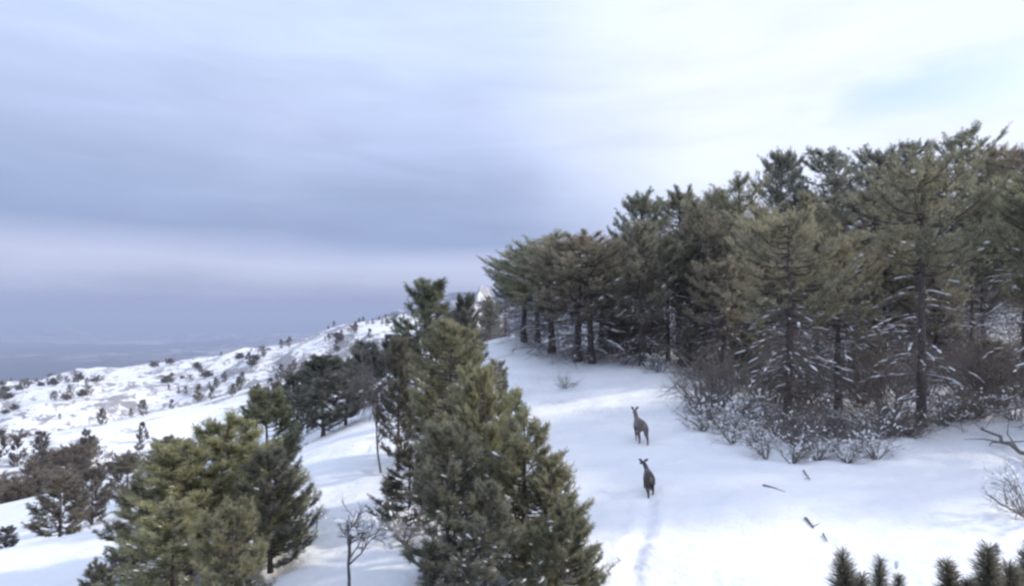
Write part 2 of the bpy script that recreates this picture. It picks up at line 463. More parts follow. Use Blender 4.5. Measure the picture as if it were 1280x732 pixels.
# ------------------------------------------------------------------ trees
def grow_pine(seed, H=8.0, base=.25, rad=2.0, r0=.14, per_m=7, tuft=.16, nn=13, twigs=8, shape='broad', dead=0.0,
              snow=.25, dead_to=None, rise=.25, width=.09, steps=3, gap=.0, tuft_step=.8, fill=1.0):
    """returns meshes: trunk with its limbs, crown of needles, tangle of dead twigs, snow"""
    g = np.random.default_rng(seed)
    m = 10
    tz = np.linspace(0, H, m)
    bend = np.cumsum(g.normal(0, .018 * H / 8, (m, 2)), 0); bend -= bend[0]
    trunk = np.concatenate([bend, tz[:, None]], 1)
    tr = r0 * (1 - (tz / H) ** 1.1 * .9); tr[0] *= 1.25
    chunks_t = [tubes(trunk[None], tr[None], 9)]
    def at(z): return np.array([np.interp(z, tz, trunk[:, 0]), np.interp(z, tz, trunk[:, 1]), z])
    def profile(t):     # 0 = crown base, 1 = top
        if shape == 'broad': return (1 - t) ** .55 * (.55 + .45 * min(1, t * 3)) + .08
        if shape == 'cone': return (1 - t) ** .85 + .06
        return math.sin(math.pi * min(1, (t * .77 + .18))) ** .75
    cz = base * H
    nb = int((H - cz) * per_m)
    zs = np.sort(g.uniform(cz, H * .985, nb))
    B, BR, TP, TR_, tp, td, ts = [], [], [], [], [], [], []
    blob_p, blob_d, blob_l, blob_r = [], [], [], []
    az = g.uniform(0, 6.28)
    # a few gaps where the crown lets the light through
    gaps = [(g.uniform(cz, H), g.uniform(0, 6.28)) for _ in range(int(gap))]
    for z in zs:
        az += 2.4 + g.normal(0, .5)
        if any(abs(z - gz_) < .09 * H and abs((az - ga + 3.14) % 6.28 - 3.14) < .55 for gz_, ga in gaps): continue
        t = (z - cz) / (H - cz)
        L = rad * profile(t) * (g.uniform(.78, 1.08) if shape == 'round' else g.uniform(.66, 1.14))
        up = rise * .8 + (.26 if shape == 'round' else .6) * t ** 2 + g.normal(0, .09)
        s = np.linspace(0, 1, 6)
        hd = np.array([math.cos(az), math.sin(az), 0])
        side = np.array([-hd[1], hd[0], 0]) * g.normal(0, .12) * L
        p = at(z) + hd * (s * L)[:, None] + side * (s ** 2)[:, None]
        p[:, 2] += L * (up * s - .28 * s * (1 - s) * 2 + .16 * s ** 3)
        B.append(p); BR.append(np.interp(s, [0, 1], [max(.012, r0 * .34 * (L / rad + .2)), .006]))
        for k in range(twigs):
            f = (g.uniform(.25, .98) ** .7) if k else 1.0
            i = f * 5; i0 = min(4, int(i)); q = p[i0] + (p[i0 + 1] - p[i0]) * (i - i0)
            bd = unit(p[i0 + 1] - p[i0])
            sd_ = np.cross(bd, [0, 0, 1.0]) * g.choice([-1, 1])
            d = unit(bd * g.uniform(.5, 1.1) + sd_ * g.uniform(.2, .9) * (0 if k == 0 else 1) + np.array([0, 0, g.uniform(-.05, .5)]))
            l = L * (1 - f * .55) * g.uniform(.22, .5) + .12
            e = q + d * l + np.array([0, 0, l * g.uniform(.0, .25)])
            TP.append([q, (q + e) / 2 - np.array([0, 0, .02 * l]), e]); TR_.append([.011, .008, .004])
            n = max(2, int(l / (tuft * tuft_step)) + 1)
            for u in np.linspace(.25, 1, n):
                pt = q + (e - q) * u
                tp.append(pt + g.normal(0, tuft * .18, 3)); td.append(unit(d + g.normal(0, .35, 3) + np.array([0, 0, .35]))); ts.append(tuft * g.uniform(.7, 1.2))
            if g.random() < snow * (.75 - t) * .8:
                blob_p.append(q + (e - q) * g.uniform(.4, 1) + np.array([0, 0, tuft * .25])); blob_d.append(d); r = tuft * g.uniform(.22, .5)
                blob_l.append(r * g.uniform(1, 2.0)); blob_r.append(r)
    if shape == 'round':      # short inner shoots that close the crown into a dome
        for k in range(int(70 * fill)):
            t = 1 - g.random() ** 1.3 * .75; z = cz + t * (H - cz); a = g.uniform(0, 6.28)
            rr = rad * .80 * profile(t) * math.sqrt(g.uniform(.05, 1)) * (1 if t < .8 else .75)
            e = at(z) + np.array([math.cos(a) * rr, math.sin(a) * rr, -.10 * H * (rr / rad) ** 2])
            q = at(max(cz, z - .35 * rr - .25)); mid = (q + e) / 2 - np.array([0, 0, .06 * rr])
            TP.append([q, mid, e]); TR_.append([.02, .014, .006])
            for c_ in range(7):
                pt = e + g.normal(0, 1, 3) * np.array([.20, .20, .11]) * rad / 2.2
                if pt[2] > H: pt[2] = H - g.uniform(0, .2)
                tp.append(pt); td.append(unit(unit(pt - q) + g.normal(0, .4, 3) + np.array([0, 0, .3]))); ts.append(tuft * g.uniform(.8, 1.2))
    # leader
    for u in np.linspace(.93, 1.03, 6):
        tp.append(at(min(H, H * u)) + [0, 0, max(0, H * (u - 1))]); td.append(unit(np.array([*g.normal(0, .2, 2), 1]))); ts.append(tuft * 1.1)
    DP, DR = [], []
    if dead > 0:
        top = dead_to if dead_to else cz + .15 * H
        for z in np.sort(g.uniform(.04 * H, top, int(dead * top * 6))):
            az = g.uniform(0, 6.28); L = rad * g.uniform(.45, 1.1)
            hd = np.array([math.cos(az), math.sin(az), 0]); s = np.linspace(0, 1, 5)
            p = at(z) + hd * (s * L)[:, None]
            p[:, 2] += L * (.12 * s - g.uniform(.15, .65) * s ** 2)
            p[:, :2] += np.cumsum(g.normal(0, .03 * L, (5, 2)), 0) - 0
            p[0] = at(z)
            DP.append(p); DR.append(np.linspace(.026, .008, 5))
            for k in range(9):
                f = g.uniform(.15, 1); i = f * 4; i0 = min(3, int(i)); q = p[i0] + (p[i0 + 1] - p[i0]) * (i - i0)
                d = unit(p[i0 + 1] - p[i0] + g.normal(0, .55, 3)); l = L * g.uniform(.15, .42)
                mid = q + d * l * .4; e = mid + unit(d + g.normal(0, .3, 3)) * l * .4; e2 = e + unit(d + g.normal(0, .4, 3)) * l * .3
                DP.append([q, mid, (mid + e) / 2, e, e2]); DR.append(np.linspace(.014, .006, 5))
            for k in range(g.poisson(snow * 16)):
                f = g.uniform(.2, .95); i = f * 4; i0 = min(3, int(i)); q = p[i0] + (p[i0 + 1] - p[i0]) * (i - i0)
                blob_p.append(q + [0, 0, .015]); blob_d.append(unit(p[i0 + 1] - p[i0])); r = g.uniform(.02, .05)
                blob_l.append(r * g.uniform(2.5, 6)); blob_r.append(r)
    if B: chunks_t.append(tubes(np.array(B), np.array(BR), 5))
    if TP: chunks_t.append(tubes(np.array(TP), np.array(TR_), 3))
    tp, td, ts = np.array(tp), np.array(td), np.array(ts)
    out = {'trunk': make_mesh('trunk', chunks_t, M_BARK),
           'crown': make_mesh('crown', [needles(tp, td, ts, g, nn, width=width)], M_LEAF, False)}
    if DP: out['twig_tangle'] = make_mesh('twig_tangle', [tubes(np.array(DP), np.array(DR), 3)], M_TWIG)
    if blob_p:
        out['branch_snow'] = make_mesh('branch_snow', [blobs(np.array(blob_p), np.array(blob_d), np.array(blob_l), np.array(blob_r), g)], M_SNOW)
    return out, H

KINDS = {}
def kind(name, fn): KINDS[name] = fn
_cache = {}
def get(name):
    if name not in _cache: _cache[name] = KINDS[name]()
    return _cache[name]

for i in range(5):   # tall forest pines with dead lower limbs
    kind(f'tall{i}', lambda i=i: grow_pine(100 + i, H=10, base=.30 + .06 * (i % 3), rad=2.2, r0=.17, per_m=12, tuft=.19, nn=13, twigs=11,
         shape='round', dead=2.6, dead_to=5.2, snow=.11, gap=10, fill=1.6, width=.07, tuft_step=.65))
for i in range(2):   # front row: bare boughs below a rounded crown
    kind(f'front{i}', lambda i=i: grow_pine(170 + i, H=10, base=.42, rad=2.5, r0=.19, per_m=12, tuft=.20, nn=13, twigs=11,
         shape='round', dead=3.6, dead_to=5.8, snow=.13, gap=8, width=.07, tuft_step=.7))
for i in range(3):   # open pine, trunk to be seen
    kind(f'open{i}', lambda i=i: grow_pine(140 + i, H=10, base=.58, rad=2.3, r0=.17, per_m=10, tuft=.21, nn=12, twigs=9,
         shape='round', dead=1.5, dead_to=6.2, snow=.25, gap=5, width=.075))
for i in range(4):   # bushy roadside pines, needles nearly to the ground
    kind(f'bush{i}', lambda i=i: grow_pine(200 + i, H=4, base=.05, rad=1.25, r0=.07, per_m=27, tuft=.125, nn=15, twigs=12,
         shape='cone' if i % 2 else 'broad', dead=0, snow=.45, gap=9, rise=.24, width=.06, tuft_step=.65))
for i in range(3):   # slender taller pines
    kind(f'slim{i}', lambda i=i: grow_pine(230 + i, H=6.5, base=.10, rad=1.15, r0=.09, per_m=21, tuft=.15, nn=15, twigs=11,
         shape='round' if i != 1 else 'broad', dead=.3, dead_to=1.2, snow=.07, gap=8, rise=.32, width=.07, tuft_step=.75))
for i in range(3):   # small, seen from far
    kind(f'far{i}', lambda i=i: grow_pine(260 + i, H=4, base=.08, rad=1.2, r0=.08, per_m=7, tuft=.42, nn=7, twigs=4, shape='broad' if i else 'cone',
         dead=0, snow=.05, gap=2, width=.2))
for i in range(2):
    kind(f'mid{i}', lambda i=i: grow_pine(280 + i, H=4.5, base=.07, rad=1.35, r0=.08, per_m=18, tuft=.22, nn=12, twigs=8, shape='broad',
         dead=0, snow=.10, gap=3, width=.1))

def plant(name, knd, loc, scale, label, cat, group=None, tint=(1, 1, 1), rz=None, lean=(0, 0)):
    parts, H = get(knd)
    o = empty(name, loc, label, cat, group)
    o.rotation_euler = (lean[0], lean[1], RNG.uniform(0, 6.28) if rz is None else rz)
    o.scale = scale if isinstance(scale, tuple) else (scale,) * 3
    for n, me in parts.items():
        c = part(n, me, o)
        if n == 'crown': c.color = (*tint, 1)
    return o

def tree(knd, px, d, top, label, cat='pine tree', group=None, tint=(1, 1, 1), wid=None, name='pine_tree', sink=.05, rz=None, lean=(0, 0)):
    x = (px - 640) / F * d; z = float(gz(np.array([x]), np.array([d]))[0]) - sink
    H0 = get(knd)[1]; h = (HY - top) / F * d - z
    s = h / H0; sw = s if wid is None else s * wid
    return plant(name, knd, (x, d, z), (sw, sw, s), label, cat, group, tint, rz, lean)

OL = (1.45, 1.4, 1.05)       # olive with the sunlight put into the tint
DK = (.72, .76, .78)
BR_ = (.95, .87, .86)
GRN = (.95, 1.0, .8)
# --- centre clump
G = 'pines of the centre clump'
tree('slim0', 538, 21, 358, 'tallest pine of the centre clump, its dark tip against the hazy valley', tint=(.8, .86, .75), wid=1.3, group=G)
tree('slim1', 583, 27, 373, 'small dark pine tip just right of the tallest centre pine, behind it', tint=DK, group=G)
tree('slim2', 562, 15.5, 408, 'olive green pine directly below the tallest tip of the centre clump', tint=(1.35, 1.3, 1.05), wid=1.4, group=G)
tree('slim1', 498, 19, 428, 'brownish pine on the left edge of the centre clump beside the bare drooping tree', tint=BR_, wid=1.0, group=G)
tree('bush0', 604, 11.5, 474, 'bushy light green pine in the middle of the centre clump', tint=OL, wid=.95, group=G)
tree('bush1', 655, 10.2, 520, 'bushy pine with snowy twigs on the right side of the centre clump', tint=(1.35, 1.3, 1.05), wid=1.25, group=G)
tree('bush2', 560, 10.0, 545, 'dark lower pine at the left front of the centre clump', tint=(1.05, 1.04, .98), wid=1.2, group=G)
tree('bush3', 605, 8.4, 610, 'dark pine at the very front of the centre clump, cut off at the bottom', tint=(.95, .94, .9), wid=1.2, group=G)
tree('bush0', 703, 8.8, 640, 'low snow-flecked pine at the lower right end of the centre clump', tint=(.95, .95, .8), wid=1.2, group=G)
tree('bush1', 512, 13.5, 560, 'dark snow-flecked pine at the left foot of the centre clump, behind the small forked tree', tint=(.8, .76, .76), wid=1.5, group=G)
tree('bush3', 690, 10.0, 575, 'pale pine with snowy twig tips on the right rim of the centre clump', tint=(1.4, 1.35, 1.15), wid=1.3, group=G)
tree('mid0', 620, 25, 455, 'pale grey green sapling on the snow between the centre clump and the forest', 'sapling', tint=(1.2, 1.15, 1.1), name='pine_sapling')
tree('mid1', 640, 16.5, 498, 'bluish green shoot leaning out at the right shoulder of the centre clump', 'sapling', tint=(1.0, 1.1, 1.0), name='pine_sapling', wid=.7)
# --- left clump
G = 'pines of the left clump'  # bright tints carry the sunlight on this clump, the darker one its shaded side
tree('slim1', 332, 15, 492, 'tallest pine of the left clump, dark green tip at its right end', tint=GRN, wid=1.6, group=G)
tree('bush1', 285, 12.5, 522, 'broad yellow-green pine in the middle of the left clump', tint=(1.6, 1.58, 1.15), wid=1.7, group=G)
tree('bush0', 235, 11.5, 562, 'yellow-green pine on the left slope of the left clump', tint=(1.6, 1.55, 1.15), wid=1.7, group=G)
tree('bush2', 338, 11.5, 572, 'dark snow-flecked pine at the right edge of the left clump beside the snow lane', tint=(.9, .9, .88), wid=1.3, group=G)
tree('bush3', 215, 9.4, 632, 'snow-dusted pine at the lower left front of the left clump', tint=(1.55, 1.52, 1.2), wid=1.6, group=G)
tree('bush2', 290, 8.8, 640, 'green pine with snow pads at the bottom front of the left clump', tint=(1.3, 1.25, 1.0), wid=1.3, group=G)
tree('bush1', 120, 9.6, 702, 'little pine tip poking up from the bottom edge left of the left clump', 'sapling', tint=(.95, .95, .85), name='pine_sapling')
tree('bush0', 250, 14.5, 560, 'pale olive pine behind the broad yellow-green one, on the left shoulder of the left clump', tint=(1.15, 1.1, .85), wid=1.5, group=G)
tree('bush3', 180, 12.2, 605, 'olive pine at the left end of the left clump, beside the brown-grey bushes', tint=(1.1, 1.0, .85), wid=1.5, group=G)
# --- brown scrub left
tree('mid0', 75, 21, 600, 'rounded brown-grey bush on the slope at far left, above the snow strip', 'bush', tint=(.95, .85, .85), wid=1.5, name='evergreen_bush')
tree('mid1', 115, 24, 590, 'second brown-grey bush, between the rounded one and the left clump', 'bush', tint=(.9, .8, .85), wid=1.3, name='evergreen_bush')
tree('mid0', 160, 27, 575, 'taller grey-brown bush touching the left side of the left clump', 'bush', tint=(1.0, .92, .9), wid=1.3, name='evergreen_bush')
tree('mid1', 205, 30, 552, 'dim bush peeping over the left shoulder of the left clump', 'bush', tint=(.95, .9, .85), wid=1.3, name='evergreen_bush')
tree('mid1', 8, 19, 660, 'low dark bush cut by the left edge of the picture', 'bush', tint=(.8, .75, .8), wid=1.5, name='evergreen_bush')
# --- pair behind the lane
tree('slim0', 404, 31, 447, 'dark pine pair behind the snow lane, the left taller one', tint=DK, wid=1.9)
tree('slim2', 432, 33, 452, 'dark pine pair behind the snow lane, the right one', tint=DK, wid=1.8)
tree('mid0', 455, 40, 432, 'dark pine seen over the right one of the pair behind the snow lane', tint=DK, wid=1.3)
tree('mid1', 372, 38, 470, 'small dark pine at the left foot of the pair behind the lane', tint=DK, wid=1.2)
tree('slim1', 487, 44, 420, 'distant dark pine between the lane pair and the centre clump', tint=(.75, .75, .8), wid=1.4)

# --- right forest: outline trees and front row  (column, distance, top row, label, kind, tint)
G = 'pines of the forest on the right'
FR = [
 (612, 70, 372, 'small dark pine at the far left tip of the forest, beside the snowy far hill', 'tall0', DK, 1.1),
 (632, 58, 345, 'dark pine second from the left tip of the forest, on the crest', 'tall1', DK, 1.0),
 (655, 47, 312, 'dark pine with layered branches at the left corner of the forest', 'tall2', (.7, .75, .75), 1.5),
 (690, 42, 297, 'green-topped pine at the left of the forest above the narrow snow saddle', 'tall0', (.9, .95, .8), 1.5),
 (722, 38, 298, 'brownish pine with its bare trunk on the snow edge left of the deer', 'tall3', BR_, 1.5),
 (740, 37, 312, 'pine whose dark straight trunk stands alone at the edge of the snow saddle', 'open0', (.9, .85, .8), 1.5),
 (765, 46, 308, 'low-topped pine in the dip of the skyline', 'tall4', (.85, .8, .8), 1.5),
 (803, 50, 243, 'pine starting the high skyline right of the dip', 'tall1', (.75, .8, .75), 1.0),
 (848, 52, 238, 'flat-topped pine second on the high skyline', 'tall3', (.8, .8, .75), 1.1),
 (835, 37, 300, 'pine with snowy dead boughs behind the farther deer', 'open1', (.85, .85, .75), 1.1),
 (672, 52, 318, 'dull pine filling the left corner of the forest behind the layered one', 'tall4', (.7, .68, .66), 1.6),
 (752, 52, 318, 'dark pine closing the dip of the skyline from behind', 'tall2', (.7, .66, .66), 1.6),
 (790, 44, 300, 'dull brown pine at the back of the glade left of the snowy dead boughs', 'tall0', (.85, .76, .74), 1.4),
 (890, 55, 240, 'pine third on the high skyline, with a dull olive crown', 'tall2', (.9, .9, .8), 1.1),
 (925, 48, 222, 'pine fourth on the high skyline, on the rising slope', 'tall0', (.85, .88, .78), 1.1),
 (905, 31, 330, 'brownish front pine above the snowy shrubs, left of the thick trunk', 'front1', (.95, .87, .84), 1.2),
 (976, 60, 192, 'pointed dark pine standing out on the skyline above the thick trunk', 'tall1', DK, .9),
 (985, 22.5, 272, 'front pine with the thickest trunk, in the middle of the forest edge', 'front0', (.95, .92, .82), 1.2),
 (1048, 26, 300, 'front pine between the thick trunk and the clear dark trunk', 'front1', (.92, .88, .8), 1.1),
 (1045, 58, 186, 'dark dome-crowned pine on the skyline', 'tall4', (.65, .7, .7), 1.2),
 (1100, 62, 186, 'broad dark pine on the skyline right of the dome-crowned one', 'tall2', (.65, .68, .7), 1.2),
 (1140, 64, 178, 'small-tipped pine on the skyline left of the highest crown', 'tall1', DK, .9),
 (1152, 22, 215, 'front pine with a clear straight dark trunk and snowy side boughs', 'open2', (.80, .79, .71), 1.05),
 (1205, 56, 162, 'highest pine crown of the whole skyline', 'tall0', (.78, .80, .71), 1.1),
 (1245, 58, 184, 'pine just right of the highest crown', 'tall3', BR_, 1.1),
 (1282, 52, 180, 'brown-green pine at the right end of the skyline', 'tall4', BR_, 1.1),
 (1285, 27, 235, 'pine cut by the right edge of the picture, behind the fallen log', 'open0', (.85, .9, .75), 1.1),
 (1335, 20, 205, 'tall pine just beyond the right edge of the picture', 'tall2', (.85, .85, .75), 1.1),
 (870, 40, 300, 'pine between the snowy dead boughs and the brownish front pine', 'tall1', (.8, .78, .75), 1.1),
 (950, 34, 262, 'pine behind and left of the thickest trunk', 'tall0', (.85, .83, .75), 1.1),
 (1020, 38, 250, 'shaded pine behind the gap right of the thickest trunk', 'tall4', (.75, .74, .7), 1.15),
 (1095, 36, 245, 'shaded pine left of the clear dark trunk', 'tall1', (.7, .7, .68), 1.1),
 (1215, 40, 300, 'pine in front of the bright snow gaps at upper right', 'open1', (.75, .82, .68), 1.0),
 (1420, 21, 150, 'unseen pine added for its shade, out of the frame to the right, nearest to it', 'tall1', (.85, .85, .75), 1.1),  # this and the next two are added out of view to shade the foreground
 (1500, 17, 90, 'unseen pine added for its shade, out of the frame to the right, second from it', 'tall3', (.85, .85, .75), 1.1),
 (1560, 22, 150, 'unseen pine added for its shade, out of the frame to the right, third from it', 'tall0', (.85, .85, .75), 1.1),
]
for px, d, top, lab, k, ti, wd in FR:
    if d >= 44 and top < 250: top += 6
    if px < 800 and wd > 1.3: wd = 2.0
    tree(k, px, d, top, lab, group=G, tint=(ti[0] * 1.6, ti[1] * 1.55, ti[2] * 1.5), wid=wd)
# deeper trees nobody can tell apart
g5 = np.random.default_rng(55)
G = 'pines deep in the forest'
cnt = 0
while cnt < 30:
    px = g5.uniform(770, 1330); d = g5.uniform(34, 88)
    x = (px - 640) / F * d; z = float(gz(np.array([x]), np.array([d]))[0])
    lim = np.interp(px, [640, 740, 790, 930, 1040, 1205, 1300], [330, 320, 262, 238, 205, 190, 195])
    if (abs(px - 1085) < 22 or abs(px - 1192) < 20) and d > 30: continue
    h = g5.uniform(7.5, 11.0); topy = HY - (z + h) / d * F
    if topy < lim:
        h = (HY - lim) / F * d - z
        if h < 5: continue
    plant('pine_tree', f'tall{g5.integers(0, 5)}', (x, d, z - .1), (h / 10 * 1.1,) * 2 + (h / 10,), 'pine deep among the others in the dark wood behind the front row', 'pine tree', G,
          tuple(np.array([1.35, 1.28, 1.22]) * g5.uniform(.75, 1.2)))
    cnt += 1

# ------------------------------------------------------------------ bare shrubs and bare trees
def grow_bare(seed, H, n0, spread, r0, levels=3, kids=5, snow=0.3, mat_=None, droop=0.0, blob=.05):
    g = np.random.default_rng(seed)
    segs, rads, bp, bd, bl, br = [], [], [], [], [], []
    def limb(q, d, l, r, lev):
        n = 6; p = [q]; dd = d
        for i in range(n - 1):
            dd = unit(dd + g.normal(0, .16, 3) + np.array([0, 0, (-droop if lev >= 2 else .05)])); p.append(p[-1] + dd * l / (n - 1))
        p = np.array(p); segs.append(p); rads.append(np.linspace(r, r * .35, n))
        if lev >= 1 and snow > 0:
            for k in range(g.poisson(snow * 2)):
                f = g.uniform(.3, 1) * (n - 1.01); i = int(f); c = p[i] + (p[i + 1] - p[i]) * (f - i)
                rr = blob * g.uniform(.5, 1.2); bp.append(c + [0, 0, rr * .2]); bd.append(unit(p[i + 1] - p[i])); bl.append(rr * g.uniform(1, 2.2)); br.append(rr)
        if lev < levels:
            for k in range(kids):
                f = g.uniform(.25, 1) * (n - 1.01); i = int(f); c = p[i] + (p[i + 1] - p[i]) * (f - i)
                limb(c, unit(unit(p[i + 1] - p[i]) + g.normal(0, .5, 3)), l * g.uniform(.4, .65), max(.003, r * .5), lev + 1)
    for i in range(n0):
        a = g.uniform(0, 6.28); s = spread * g.uniform(.3, 1)
        limb(np.array([math.cos(a) * .06, math.sin(a) * .06, -.05]) * (n0 > 1), unit(np.array([math.cos(a) * s, math.sin(a) * s, 1])), H * g.uniform(.6, .85), r0 * g.uniform(.7, 1), 0 if n0 == 1 else 1)
    out = {('trunk' if n0 == 1 else 'stem'): make_mesh('stem', [tubes(np.array(segs), np.array(rads), 4)], mat_ or M_TWIG)}
    if bp: out['branch_snow'] = make_mesh('branch_snow', [blobs(np.array(bp), np.array(bd), np.array(bl), np.array(br), g)], M_SNOW)
    return out, H

for i in range(3):
    kind(f'thicket{i}', lambda i=i: grow_bare(350 + i, 1.4, 16, 1.3, .022, 3, 4, 0, M_TWIG))
for i in range(4):
    kind(f'shrub{i}', lambda i=i: grow_bare(300 + i, 1.3, 15, 1.8, .021, 3, 4, .12, M_TWIG, blob=.042))
kind('barepale', lambda: grow_bare(321, 4.4, 1, .12, .055, 4, 7, 0, M_PALE, droop=.25))
kind('baresap', lambda: grow_bare(335, 1.6, 1, .1, .038, 3, 6, 0.02, M_GREY))

def put(knd, px, d, label, cat, name, s=1.0, group=None, sink=.03, rz=None, sz=None):
    x = (px - 640) / F * d; z = float(gz(np.array([x]), np.array([d]))[0]) - sink
    return plant(name, knd, (x, d, z), (s, s, sz or s), label, cat, group, rz=rz)

G = 'snowy bare shrubs along the forest edge'
SH = [(872, 24, 'snow-flecked bare shrub at the left end of the row, nearest the farther deer', .95),
      (900, 22, 'snow-flecked bare shrub second from the left end of the row', 1.0),
      (925, 24, 'bare shrub tucked behind the second one of the row', 1.15),
      (945, 20.2, 'snowy shrub sticking out onto the open snow left of the thick trunk', .8),
      (968, 21, 'snowy shrub at the left foot of the thick trunk', .9),
      (1003, 20.2, 'snowy shrub at the right foot of the thick trunk', .85),
      (1030, 21.5, 'grey twiggy shrub between the thick trunk and the next trunk', .95),
      (1062, 20.5, 'shrub with snow caps below the second front trunk', .85),
      (1092, 20.5, 'shrub reaching down towards the open snow, right of the second front trunk', .95),
      (1118, 21, 'bent brown shrub just left of the clear dark trunk', .85),
      (1180, 22, 'bare shrub just right of the clear dark trunk', .95),
      (1225, 23, 'bare shrub between the clear dark trunk and the fallen log', 1.0),
      (1270, 22, 'bare shrub behind the fallen log at the right edge', 1.1),
      (958, 18.2, 'low tangled shrub reaching furthest onto the open snow, left of the thick trunk', .8),
      (990, 17.8, 'low snow-capped shrub in front of the thick trunk on the open snow', .85),
      (1022, 18.0, 'low brown shrub in the middle of the outermost row on the snow', .8),
      (1060, 17.6, 'low snowy shrub of the outermost row, below the second front trunk', .85),
      (1095, 17.8, 'low twiggy shrub of the outermost row, at its right end', .85),
      (915, 20.0, 'low shrub on the rim of the snow, between the second shrub and the thick trunk', .95),
      (880, 21.5, 'wide grey shrub on the rim of the snow just right of the farther deer', 1.0),
      (850, 29, 'bare shrub at the forest edge right behind the farther deer', 1.0),
      (825, 33, 'bare shrub under the snowy dead boughs at the back of the glade', 1.1),
      (780, 36, 'low bare shrub at the back of the glade, straight above the farther deer', .9),
      (705, 31, 'thin bare shrub by the narrow snow saddle', .8),
      (1290, 12.5, 'snow-flecked twigs pushing in at the right edge of the picture', 1.05)]
for i, (px, d, lab, s) in enumerate(SH):
    put(f'shrub{i % 4}', px, d, lab, 'shrub', 'bare_shrub', s, G)
g9 = np.random.default_rng(91)
for i in range(30):
    px = g9.uniform(862, 1300); d = g9.uniform(0, 1) * 4 + np.interp(px, [862, 960, 1100, 1180, 1300], [24.5, 18.6, 18.8, 22, 24])
    x = (px - 640) / F * d; z = float(gz(np.array([x]), np.array([d]))[0])
    plant('brown_brush', f'thicket{i % 3}', (x, d, z - .06), (g9.uniform(.9, 1.3),) * 2 + (g9.uniform(.55, .95),),
          'low brown brush filling the gaps between the snowy shrubs of the forest edge', 'brush', 'low brown brush along the forest edge')
for i in range(120):
    px = g9.uniform(770, 1330); d = g9.uniform(24, 60)
    x = (px - 640) / F * d; z = float(gz(np.array([x]), np.array([d]))[0])
    if HY - z / d * F > 530 or (px < 875 and d < 40): continue
    plant('undergrowth_shrub', f'thicket{g9.integers(0, 3)}', (x, d, z - .05), (g9.uniform(1.2, 2.2),) * 2 + (g9.uniform(1.6, 3.0),),
          'leafless twiggy shrub growing among the trunks inside the forest', 'shrub', 'bare shrubs among the forest trunks')
G = 'young pines low among the front trunks'
for px, d, top in [(862, 33, 415), (935, 30, 420), (1080, 31, 420), (1240, 30, 430), (790, 40, 385), (812, 44, 370), (765, 42, 395), (910, 38, 370)]:
    tree('mid0' if int(px) % 2 else 'mid1', px, d, top, 'young brown-green pine growing low among the front trunks of the forest', 'young pine', G,
         (1.05, 1.0, .95), 1.3, 'young_pine')
put('barepale', 476, 19, 'pale bare tree with fine drooping twigs beside the snow lane', 'bare tree', 'bare_tree', 1.0)
put('baresap', 436, 9.9, 'small forked leafless tree on the snow lane at the bottom of the picture', 'bare tree', 'bare_tree', 1.2, rz=2.4)
put('baresap', 395, 14, 'faint leafless twigs at the right foot of the left clump', 'bare tree', 'bare_tree', .5)
put('shrub1', 505, 12.5, 'snow-flecked bare shrub between the small forked tree and the centre clump', 'shrub', 'bare_shrub', .7)

# small dark tips: near pine below the camera on the right
def shoot_pine(seed, tips, root, label, group=None):
    """little pine whose upright shoots end at the given points (world)"""
    g = np.random.default_rng(seed)
    o = empty('young_pine', tuple(root), label, 'young pine', group)
    root = np.array(root); tips = [np.array(t) - root for t in tips]
    Hh = max(t[2] for t in tips) * .9
    m = 8; tz = np.linspace(0, Hh, m); c = np.mean([t[:2] for t in tips], 0)
    tr = np.concatenate([np.outer((tz / Hh) ** 1.5, c), tz[:, None]], 1)
    ch = [tubes(tr[None], np.linspace(.06, .02, m)[None], 8)]
    pos, dr, sz, seg = [], [], [], []
    extra = []
    for k in range(46):
        a = g.uniform(0, 6.28); z = g.uniform(.15, .86) * Hh; rr = .75 * (1.1 - z / Hh) + .22
        extra.append(np.array([c[0] * (z / Hh) + math.cos(a) * rr * g.uniform(.6, 1), c[1] * (z / Hh) + math.sin(a) * rr * g.uniform(.6, 1), z + .25]))
    for t in tips + extra:
        fat = g.uniform(.8, 1.25)
        z0 = max(.1, t[2] - .75); b = np.array([np.interp(z0, tz, tr[:, 0]), np.interp(z0, tz, tr[:, 1]), z0])
        k1 = b + (t - b) * np.array([.75, .75, .25]); s = np.linspace(0, 1, 8)[:, None]
        p = (1 - s) ** 2 * b + 2 * s * (1 - s) * k1 + s ** 2 * t
        seg.append(p)
        for u in np.linspace(.42, 1.0, 15):
            i = u * 6.99; i0 = int(i); q = p[i0] + (p[i0 + 1] - p[i0]) * (i - i0)
            pos.append(q); dr.append(unit(p[i0 + 1] - p[i0])); sz.append(.112 * fat * g.uniform(.8, 1.1) * math.sqrt(max(.2, 1.02 - ((u - .70) / .36) ** 2)))
    ch.append(tubes(np.array(seg), np.tile(np.linspace(.016, .007, 8), (len(seg), 1)), 5))
    part('trunk', make_mesh('trunk', ch, M_BARK), o)
    cr = part('crown', make_mesh('crown', [needles(np.array(pos), np.array(dr), np.array(sz), g, 130, (.55, 1.4), .035, .9)], M_LEAF, False), o)
    cr.color = (.72, .68, .68, 1)
    k = g.permutation(len(pos))[:90]; bpz = np.array(pos)[k] + g.normal(0, .035, (90, 3)) + [0, 0, .02]; br_ = g.uniform(.008, .022, 90)
    part('branch_snow', make_mesh('branch_snow', [blobs(bpz, np.array(dr)[k], br_ * 1.6, br_, g)], M_SNOW), o)
    return o
def gnd(px, d):
    x = (px - 640) / F * d; return np.array([x, d, float(gz(np.array([x]), np.array([d]))[0]) - .03])
G = 'young pines just below the viewer'
shoot_pine(5, [P(1053, 696, 3.6), P(1100, 703, 3.7), P(1078, 724, 3.5), P(1124, 722, 3.9)], gnd(1090, 3.8), 'young pine with upright dark shoots, left one of two at the bottom right', G)
